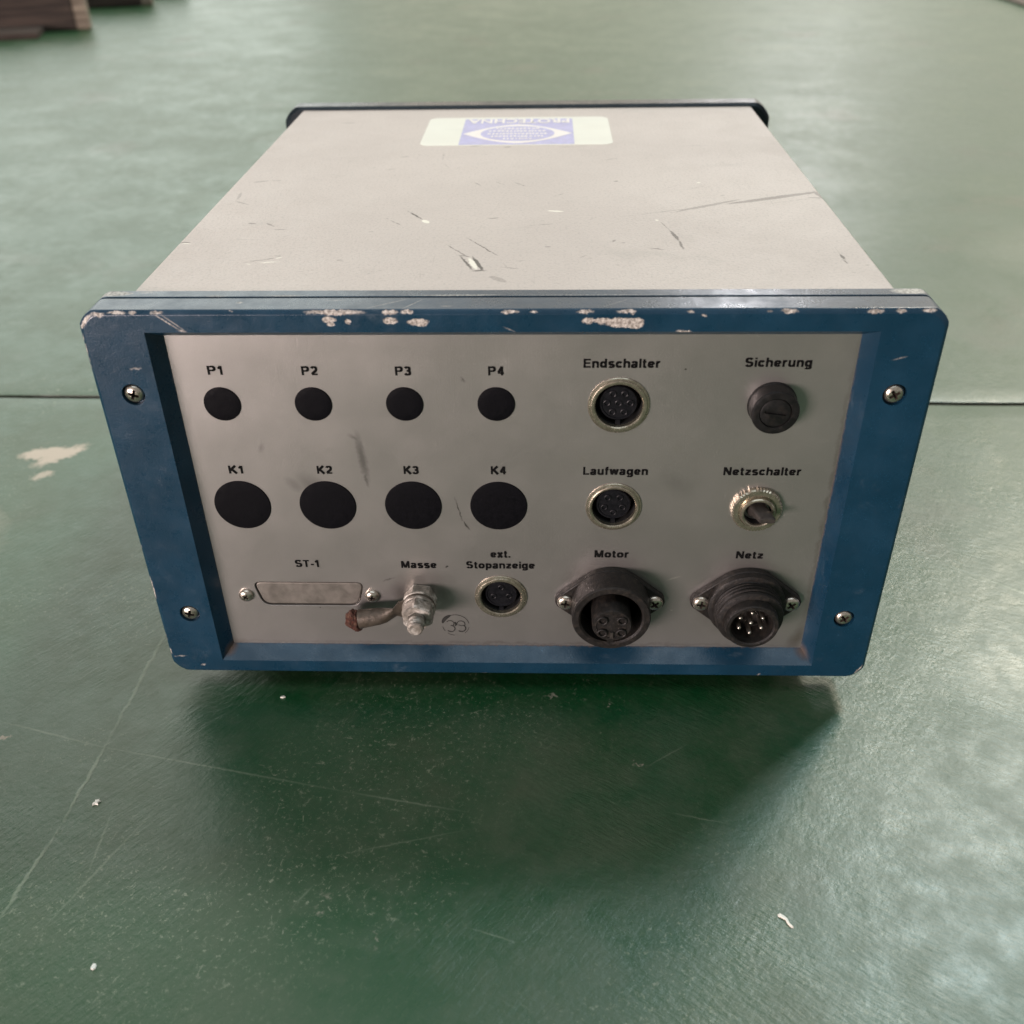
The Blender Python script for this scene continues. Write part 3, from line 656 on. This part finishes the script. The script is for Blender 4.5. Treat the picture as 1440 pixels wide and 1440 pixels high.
# --- blanked D-shaped opening with its two screws
pl = prism_bm(dsub(.9), -2.7, -2.05)
plate = link("blanking_plate", to_mesh("blanking_plate", pl, 30), m_plate, BOX, "brushed blank plate filling the connector opening under ST-1"); plate.location = (0, PY * mm, Z0)
inner = prism_bm(dsub(-.55), -2.1, -.35)
pr = link("raised_field", to_mesh("raised_field", inner, 30), m_plate, plate); bevel(pr, .35, 2)
for x in (-102.6, -54.0):
    put_screw(ME_SMALL, x, 35.0, PY - .3, .6 if x < -80 else .2, BOX)

# --- ground stud with nuts and cable lug
def hexa(a, r, h): return (math.cos(PI / 6) / math.cos((a + .15) % (PI / 3) - PI / 6)) * 1.13
stud = lathe("ground_stud", [(3.1, 0), (3.1, 15.6)] + sum([[(3.1, 11 + i * .9), (2.72, 11.45 + i * .9)] for i in range(9)], []) + [(2.9, 19.4), (2.3, 19.9), (0, 19.9)], m_zinc, BOX, on(-35.4, 35.0), 32, 30)
n1 = lathe("nut", [(3.2, 0), (5.3, 0), (5.65, .3), (5.65, 4.4), (5.2, 4.9), (3.1, 4.9)], m_zinc, stud, (0, 0, 0), 48, 25, rfun=hexa)
lathe("washer", [(3.2, 5.0), (6.3, 5.0), (6.5, 5.2), (6.45, 5.9), (6.2, 6.1), (3.2, 6.1)], m_zinc, stud, (0, 0, 0), 40, 30)
lathe("washer", [(3.2, 7.5), (6.2, 7.5), (6.3, 7.7), (6.2, 8.5), (5.9, 8.7), (3.2, 8.7)], m_zinc, stud, (0, 0, 0), 40, 30)
lathe("nut", [(3.2, 8.7), (5.3, 8.7), (5.65, 9.0), (5.6, 12.9), (5.0, 13.8), (4.0, 13.9), (3.1, 13.9)], m_zinc, stud, (0, 0, 0), 48, 25, rfun=lambda a, r, h: hexa(a + .3, r, h))
# lug: ring tongue, twisted neck, crimped barrel
bm = lathe_bm([(3.2, 6.1), (6.2, 6.1), (6.2, 7.5), (3.2, 7.5)], 32)
secs = [(-4.5, -1.0, 6.8, 4.6, .75, 0), (-7.0, -1.4, 6.8, 4.4, .8, .15), (-9.2, -2.4, 6.8, 4.1, 1.0, .6), (-11.0, -3.4, 6.6, 3.5, 1.6, .45), (-12.8, -4.2, 6.4, 3.0, 2.6, .1), (-15.5, -4.8, 6.5, 3.3, 3.1, 0), (-20.0, -5.5, 6.6, 3.6, 3.3, 0), (-23.2, -6.2, 6.6, 3.9, 3.4, 0)]
rr = []
for x, z, h, a_, b_, tw in secs:
    rr.append([])
    for i in range(20):
        t = 2 * PI * i / 20; u, v = a_ * math.cos(t), b_ * math.sin(t)
        u, v = u * math.cos(tw) - v * math.sin(tw), u * math.sin(tw) + v * math.cos(tw)
        wob = 1 + .07 * mnoise.noise(Vector((x * .5, t, 3)))
        rr[-1].append(bm.verts.new(((x - u * .12) * mm, -(h + v * wob) * mm, (z + u * wob) * mm)))
for a, b in zip(rr, rr[1:]):
    for i in range(20): bm.faces.new((a[i], a[(i + 1) % 20], b[(i + 1) % 20], b[i]))
bm.faces.new(rr[0]); bm.faces.new(rr[-1][::-1])
link("cable_lug", to_mesh("cable_lug", bm, 40), m_lug, stud)
bm = bmesh.new(); bmesh.ops.create_icosphere(bm, subdivisions=4, radius=1)
for v in bm.verts:
    d = v.co.normalized(); k = 1 + .20 * mnoise.noise(d * 2.2) + .10 * mnoise.noise(d * 6) + .05 * mnoise.noise(d * 14)
    v.co = Vector((d.x * 3.0 * k - 25.6 + (.9 if d.z < -.3 else 0) * abs(d.z) * 2.2, -6.4 - d.y * -3.2 * k, d.z * 4.6 * k - 6.9)) * mm
link("cable_stub", to_mesh("cable_stub", bm, 60), m_rust, stud, "rusty brown cable stub crimped in the lug")

# --- faint round stamp
def ribbon(bm, pts, wd, h=.05, scale=1.0):
    prev = None
    for i, p in enumerate(pts):
        a = Vector(pts[max(i - 1, 0)]); b = Vector(pts[min(i + 1, len(pts) - 1)]); t = (b - a).normalized(); nrm = Vector((-t.y, t.x))
        ww = (wd[i] if isinstance(wd, list) else wd) * scale
        q = [Vector(p) + nrm * ww / 2, Vector(p) - nrm * ww / 2]
        vs = [bm.verts.new((v.x * mm, -h * mm, v.y * mm)) for v in q]
        if prev: bm.faces.new((prev[0], vs[0], vs[1], prev[1]))
        prev = vs
def arc(cx, cz, r, a0, a1, n=16, rz=None): return [(cx + r * math.cos(math.radians(a0 + (a1 - a0) * i / n)), cz + (rz or r) * math.sin(math.radians(a0 + (a1 - a0) * i / n))) for i in range(n + 1)]
bm = bmesh.new()
ribbon(bm, arc(0, 0, 5.2, 170, 110, 14), [.3 + .75 * math.sin(PI * i / 14) ** .6 for i in range(15)], h=0.060, scale=1.45)
ribbon(bm, arc(0, 0, 5.2, 110, 10, 16), .20, h=0.070, scale=1.45); ribbon(bm, arc(0, 0, 5.2, 188, 215, 6), .15, h=0.080, scale=1.45)
ribbon(bm, arc(0, 0, 5.2, -10, -50, 8), .12, h=0.090, scale=1.45); ribbon(bm, arc(0, 0, 5.2, 230, 262, 8), .12, h=0.100, scale=1.45)
ribbon(bm, arc(-2.2, .8, 1.5, 150, -60, 14), .22, h=0.110, scale=1.45); ribbon(bm, arc(-2.0, -1.7, 1.6, 90, -140, 14), .28, h=0.120, scale=1.45)
ribbon(bm, arc(2.0, .6, 1.6, 200, -30, 14), .22, h=0.130, scale=1.45); ribbon(bm, arc(2.1, -1.5, 1.7, 60, -130, 14), .32, h=0.140, scale=1.45)
ribbon(bm, [(-.4, 1.6), (.1, .6), (-.2, -.3)], .45, h=0.150, scale=1.45); ribbon(bm, [(1.0, .2), (2.2, -.2), (3.4, .1)], .18, h=0.160, scale=1.45)
st = link("round_stamp", to_mesh("round_stamp", bm, 0), m_stamp, panel, "faint black round stamp beside the ground stud"); st.location = on(-22.7, 20.6)

# --- lettering
def text_mesh(s, bold=0.022):
    c = bpy.data.curves.new("t", 'FONT'); c.body = s; c.offset = bold; c.fill_mode = 'FRONT'; c.resolution_u = 6; c.space_character = 1.06
    o = bpy.data.objects.new("t", c); COL.objects.link(o); bpy.context.view_layer.update()
    me = bpy.data.meshes.new_from_object(o.evaluated_get(bpy.context.evaluated_depsgraph_get()))
    bpy.data.objects.remove(o, do_unlink=True); me.materials.clear(); return me
capref = None
def lettering(s, cx, base, width, cap=3.05, y=None, mat=m_print, parent=None, bold=0.022, flip=False, top=None):
    global capref
    if capref is None:
        t = text_mesh("H", 0); capref = max(v.co.y for v in t.vertices)
    me = text_mesh(s, bold); xs = [v.co.x for v in me.vertices]; x0, x1 = min(xs), max(xs)
    kx = width / (x1 - x0); kz = cap / capref
    for v in me.vertices:
        X = (v.co.x - (x0 + x1) / 2) * kx; Y = v.co.y * kz
        v.co = (X * mm, 0, Y * mm) if not flip else (-X * mm, -Y * mm, 0)
    o = link("lettering", me, mat, parent or panel); me.name = "lettering"
    return o
# grotesque letters as strokes of even weight; units: cap height 1, stroke centre lines inset by half a stroke
SW = .20; q_ = SW / 2; XH = .73
def A_(cx, cy, rx, ry, a0, a1, n=12): return [(cx + rx * math.cos(math.radians(a0 + (a1 - a0) * i / n)), cy + ry * math.sin(math.radians(a0 + (a1 - a0) * i / n))) for i in range(n + 1)]
xm, xr = XH / 2, XH / 2 - q_
bowl = A_(.29, xm, .21, xr, 0, 360, 24)
GL = {
 'P': (.70, [[(q_, 0), (q_, 1)], [(q_, 1 - q_), (.36, 1 - q_)] + A_(.36, .70, .235, .22, 90, -90) + [(q_, .48)]]),
 'K': (.74, [[(q_, 0), (q_, 1)], [(.64, 1), (q_ + .04, .40)], [(.27, .56), (.68, 0)]]),
 'S': (.68, [A_(.33, .71, .235, .21, 20, 265, 14) + A_(.34, .29, .25, .21, 85, -160, 14)]),
 'T': (.62, [[(0, 1 - q_), (.62, 1 - q_)], [(.31, 0), (.31, 1 - q_)]]),
 'M': (.86, [[(q_, 0), (q_, 1)], [(.86 - q_, 0), (.86 - q_, 1)], [(q_ + .02, .97), (.43, .06)], [(.84 - q_, .97), (.43, .06)]]),
 'E': (.64, [[(q_, 0), (q_, 1)], [(q_, q_), (.64, q_)], [(q_, .52), (.59, .52)], [(q_, 1 - q_), (.63, 1 - q_)]]),
 'L': (.58, [[(q_, 0), (q_, 1)], [(q_, q_), (.58, q_)]]),
 'N': (.74, [[(q_, 0), (q_, 1)], [(.74 - q_, 0), (.74 - q_, 1)], [(q_ + .01, .95), (.73 - q_, .05)]]),
 '-': (.32, [[(.02, .36), (.32, .36)]]),
 '.': (.18, [[(q_, 0), (q_, SW)]]),
 '1': (.38, [[(.27, 0), (.27, .99)], [(.02, .73), (.12, .755), (.22, .84), (.25, .98)]]),
 '2': (.56, [A_(.28, .70, .20, .215, 165, -20, 12) + [(.42, .50), (.14, .22), (q_, q_)], [(q_ - .04, q_), (.56, q_)]]),
 '3': (.56, [A_(.27, .715, .19, .20, 160, -90, 12), A_(.27, .30, .215, .215, 90, -165, 12), [(.20, .515), (.30, .515)]]),
 '4': (.58, [[(.41, 0), (.41, .99)], [(.40, .95), (q_ - .01, .31)], [(.03, .265), (.58, .265)]]),
 'a': (.56, [[(.45, 0), (.45, .45)] , [(.45, .45)] + A_(.27, .475, .18, .175, 10, 165, 10), A_(.25, .205, .185, .14, 60, 300, 12) + [(.44, .20)], [(.28, .345), (.45, .40)]]),
 'c': (.54, [A_(.29, xm, .21, xr, 35, 325, 18)]),
 'd': (.60, [bowl, [(.60 - q_, 0), (.60 - q_, 1)]]),
 'e': (.58, [A_(.29, xm, .21, xr, 0, 325, 20), [(.10, .36), (.50, .36)]]),
 'f': (.34, [[(.15, 0), (.15, .76)] + A_(.30, .76, .15, .16, 180, 80, 7), [(0, .655), (.34, .655)]]),
 'g': (.60, [bowl, [(.60 - q_, XH), (.60 - q_, .02)] + A_(.295, -.02, .222, .16, 0, -155, 10)]),
 'h': (.58, [[(q_, 0), (q_, 1)], A_(.29, .44, .207, .205, 175, 0, 10) + [(.497, 0)]]),
 'i': (.17, [[(q_, 0), (q_, XH)], [(q_, .84), (q_, 1)]]),
 'l': (.17, [[(q_, 0), (q_, 1)]]),
 'n': (.58, [[(q_, 0), (q_, XH)], A_(.29, .44, .207, .205, 175, 0, 10) + [(.497, 0)]]),
 'o': (.60, [A_(.30, xm, .22, xr, 0, 360, 24)]),
 'p': (.60, [A_(.31, xm, .21, xr, 0, 360, 24), [(q_, -.26), (q_, XH)]]),
 'r': (.38, [[(q_, 0), (q_, XH)], [(q_, .40)] + A_(.33, .40, .24, .245, 170, 92, 8) + [(.38, .645)]]),
 's': (.54, [A_(.27, .515, .18, .135, 20, 262, 12) + A_(.275, .215, .195, .14, 85, -160, 12)]),
 't': (.35, [[(.15, .93), (.15, .22)] + A_(.29, .22, .14, .14, 180, 268, 6) + [(.34, q_)], [(0, .655), (.34, .655)]]),
 'u': (.58, [[(q_, XH), (q_, .29)] + A_(.29, .29, .207, .205, 180, 355, 10), [(.58 - q_, 0), (.58 - q_, XH)]]),
 'w': (.82, [[(.07, XH), (.22, .03)], [(.22, .03), (.41, .70)], [(.41, .70), (.60, .03)], [(.60, .03), (.75, XH)]]),
 'x': (.56, [[(.07, 0), (.49, XH)], [(.07, XH), (.49, 0)]]),
 'z': (.52, [[(.03, XH - q_), (.50, XH - q_)], [(.47, XH - q_ - .02), (.06, q_ + .02)], [(.02, q_), (.51, q_)]]),
}
def print_text(s, cx, base, width, cap=3.25):
    bm = bmesh.new(); x = 0; strokes = []
    for ch in s:
        adv, st_ = GL[ch]
        for k in st_: strokes.append([(x + px, py) for px, py in k])
        x += adv + .12
    tot = x - .12; kx = width / tot
    for i, k in enumerate(strokes):
        # offset in square units first, then stretch to the measured width
        pts = [(a * kx, b * cap) for a, b in k]
        n = len(pts); wd = []
        for j in range(n):
            a = pts[max(j - 1, 0)]; b = pts[min(j + 1, n - 1)]; dx, dz = b[0] - a[0], b[1] - a[1]; L = math.hypot(dx, dz) or 1
            wd.append(SW * (kx * abs(dz) / L + cap * .88 * abs(dx) / L))
        ribbon(bm, pts, wd, .09 + .012 * (i % 5))
    bmesh.ops.transform(bm, matrix=Matrix.Translation((-width / 2 * mm, 0, 0)), verts=bm.verts)
    o = link("lettering", to_mesh("lettering", bm, 0), m_print, panel); o.location = on(cx, base - .12); return o
for s, cx, b, wd in (("P1", -97.3, 128.2, 5.1), ("P2", -65.9, 128.0, 5.3), ("P3", -35.0, 127.9, 5.2), ("P4", -4.4, 127.9, 5.2),
                     ("K1", -97.0, 89.8, 5.1), ("K2", -65.6, 89.8, 5.3), ("K3", -35.1, 89.8, 5.2), ("K4", -4.5, 89.8, 5.3),
                     ("Endschalter", 36.5, 130.6, 24.8), ("Laufwagen", 36.2, 89.7, 22.4), ("Sicherung", 86.9, 130.9, 21.4), ("Netzschalter", 86.8, 89.7, 26.6),
                     ("ST-1", -77.2, 48.7, 8.9), ("Masse", -35.2, 48.5, 13.2), ("ext.", -4.6, 53.6, 7.2), ("Stopanzeige", -4.7, 48.5, 25.4),
                     ("Motor", 36.3, 53.9, 12.5), ("Netz", 86.7, 53.8, 9.8)):
    print_text(s, cx, b, wd)

# --- label sticker on the cover, printed to be read from behind the box
def flat(name, pts, z, mat, parent):
    bm = bmesh.new(); a = [bm.verts.new(P3(x, y, z)) for x, y in pts]; b = [bm.verts.new(P3(x, y, z - .12)) for x, y in pts]
    bm.faces.new(a)
    for i in range(len(pts)): bm.faces.new((a[i], b[i], b[(i + 1) % len(pts)], a[(i + 1) % len(pts)]))
    return link(name, to_mesh(name, bm, 0), mat, parent)
def rrect(x0, x1, y0, y1, r, n=6):
    pts = []
    for cx, cy, a0 in ((x1 - r, y0 + r, -90), (x1 - r, y1 - r, 0), (x0 + r, y1 - r, 90), (x0 + r, y0 + r, 180)):
        pts += arc(cx, cy, r, a0, a0 + 90, n)
    return pts
CT = 152.25
stk = flat("sticker", rrect(-50, 44, 206.5, 266, 5), CT + .12, m_label, BOX); stk['label'] = "yellowed white sticker with blue eye emblem"
flat("blue_field", [(-31, 208), (25.3, 208), (25.3, 262), (-31, 262)], CT + .20, m_lblue, stk)
def lens(hw, hh, cx, cy, n=24, p=1.0):
    up = [(cx - hw + 2 * hw * i / n, cy + hh * (1 - abs(2 * i / n - 1) ** 1.7) ** p) for i in range(n + 1)]
    return [(x, 2 * cy - y) for x, y in up] + up[::-1][1:-1]
ex, ey = -2.8, 229.5
flat("eye_outline", lens(27.3, 19.5, ex, ey), CT + .28, m_lwhite, stk)
flat("eye_iris", arc(ex, ey, 18.5, 0, 354, 59, 15.2), CT + .36, m_lblue, stk)
def sticker_text(s, cy, wd, cap, mat=m_lwhite, bold=.03, z=.42):
    o = lettering(s, 0, 0, wd, cap, mat=mat, parent=stk, bold=bold, flip=True)
    o.location = P3(ex, cy + cap / 2, CT + z); return o
sticker_text("PROTECHNA", 256.5, 53.0, 8.6, z=.30)
# the small print inside the emblem is too blurred to read in the photograph: rows of broken strokes
bm = bmesh.new(); rs = random.Random(3)
for cy, hw, hh in ((239.5, 11, 1.5), (234.2, 14.5, 1.6), (228.6, 15, 1.6), (223.2, 13, 1.5), (218.4, 7, 1.3)):
    x = -hw
    while x < hw:
        wd = rs.uniform(.9, 1.7); dy = rs.uniform(-.25, .25); k = hh * rs.uniform(.7, 1)
        vs = [bm.verts.new(P3(ex + px, cy + py, CT + .42)) for px, py in ((x, dy - k), (x + wd, dy - k * .8), (x + wd, dy + k), (x, dy + k * .9))]
        bm.faces.new(vs); x += wd + rs.uniform(.35, .9)
link("small_print", to_mesh("small_print", bm, 0), m_lwhite, stk)

# ------------------------------------------------------------------ loose flakes on the floor
def flake(x, y, pts, label, h=.5):
    bm = bmesh.new(); n = len(pts)
    a = [bm.verts.new((px * mm, py * mm, .05 * mm)) for px, py in pts]
    b = [bm.verts.new((px * .9 * mm, py * .9 * mm, (h + .3 * random.random()) * mm)) for px, py in pts]
    bm.faces.new(a[::-1])
    c0 = bm.verts.new((0, 0, h * 1.3 * mm))
    for i in range(n):
        bm.faces.new((a[i], a[(i + 1) % n], b[(i + 1) % n], b[i])); bm.faces.new((b[i], b[(i + 1) % n], c0))
    o = link("paint_flake", to_mesh("paint_flake", bm, 30), m_chip, None, label, category="paint flake", group="white flakes lying on the green floor")
    o.location = (x * mm, y * mm, 0); return o
flake(-148, -57, [(-1.2, -1.6), (-.3, -.9), (.9, -1.2), (.4, -.2), (1.3, .5), (.5, .6), (.6, 1.5), (-.3, .9), (-1.1, 1.0), (-.6, .1), (-1.4, -.5)], "jagged white flake beside the long pale ridge at left")
flake(88, -99, [(-2.2, 2.0), (-1.6, 2.4), (-.6, 1.6), (.6, .5), (1.0, -1.2), (1.9, -2.6), (1.3, -2.6), (.3, -1.2), (-.1, .1), (-1.3, .9), (-2.1, 1.3)], "thin curled white flake lying right of the box shadow")
flake(-125, -119, [(-.7, -.8), (.1, -1.1), (.7, -.6), (.7, .4), (.2, 1.0), (-.5, .8), (-.8, 0)], "small oval white flake near the bottom left corner")
flake(-93, -3.5, [(-.9, -.4), (.3, -.5), (1.1, 0), (.5, .5), (-.6, .4)], "tiny white flake in front of the lower left corner of the box")

# ------------------------------------------------------------------ wooden pallet, far left
def mat_wood(name, c0, c1):
    M = Mat(name)
    g = M.noise(1.0, 5, 0.6, 0.4, vec=M.mapping((6, 90, 90)))
    col = M.mix(M.ramp(g, 0.3, 0.7), c0, c1)
    M.set(Base_Color=col, Roughness=.8); M.bump(g, .5, .002); return M.m
m_wood = mat_wood("grey_brown_pallet_wood", (0.10, 0.075, 0.055), (0.36, 0.29, 0.22)); m_shadewood = mat_wood("shade_darkened_pallet_wood", (0.02, 0.013, 0.010), (0.07, 0.048, 0.036))  # second wood is a darker copy: shade of the backlit bearers in its colour
PAL = thing("pallet", "weathered wooden pallet at the far left edge of the floor", "pallet", (-.885, 1.823, 0), math.radians(16))
def plank(name, x0, x1, y0, y1, z0, z1, m):
    o = link(name, to_mesh(name, box_bm(x0, x1, y0, y1, z0, z1), 0), m, PAL); bevel(o, 2, 2); return o
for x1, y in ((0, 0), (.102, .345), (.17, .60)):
    plank("bearer", -1.1, x1 - .026, y, y + .035, .001, .078, m_shadewood)
    plank("lit_end_block", x1 - .025, x1, y + .001, y + .034, .001, .077, m_wood)  # light on the bearer's end, put in as a piece of paler wood
for k in range(6):
    x1 = -.125 - k * .16
    plank("deck_board", x1 - .12, x1, -.012, .64, .079, .095, m_wood)
plank("dark_low_board", -.32, -.085, -.09, .64, .0, .012, m_shadewood)  # dark board added to fill the dark area at the pallet's foot
# ------------------------------------------------------------------ carton sheet, far right
M = Mat("brown_card"); g = M.noise(30, 4)
M.set(Base_Color=M.mix(g, (0.34, 0.28, 0.25), (0.44, 0.38, 0.34)), Roughness=.8); M.bump(M.noise(300, 2), .2, .001)
CS = link("cardboard_sheet", to_mesh("cardboard_sheet", box_bm(.985, 1.5, 1.55, 2.5, .002, .016), 0), M.m, None,
          "pinkish grey cardboard corner lying at the far right edge", category="cardboard")
bevel(CS, 1.5, 2)
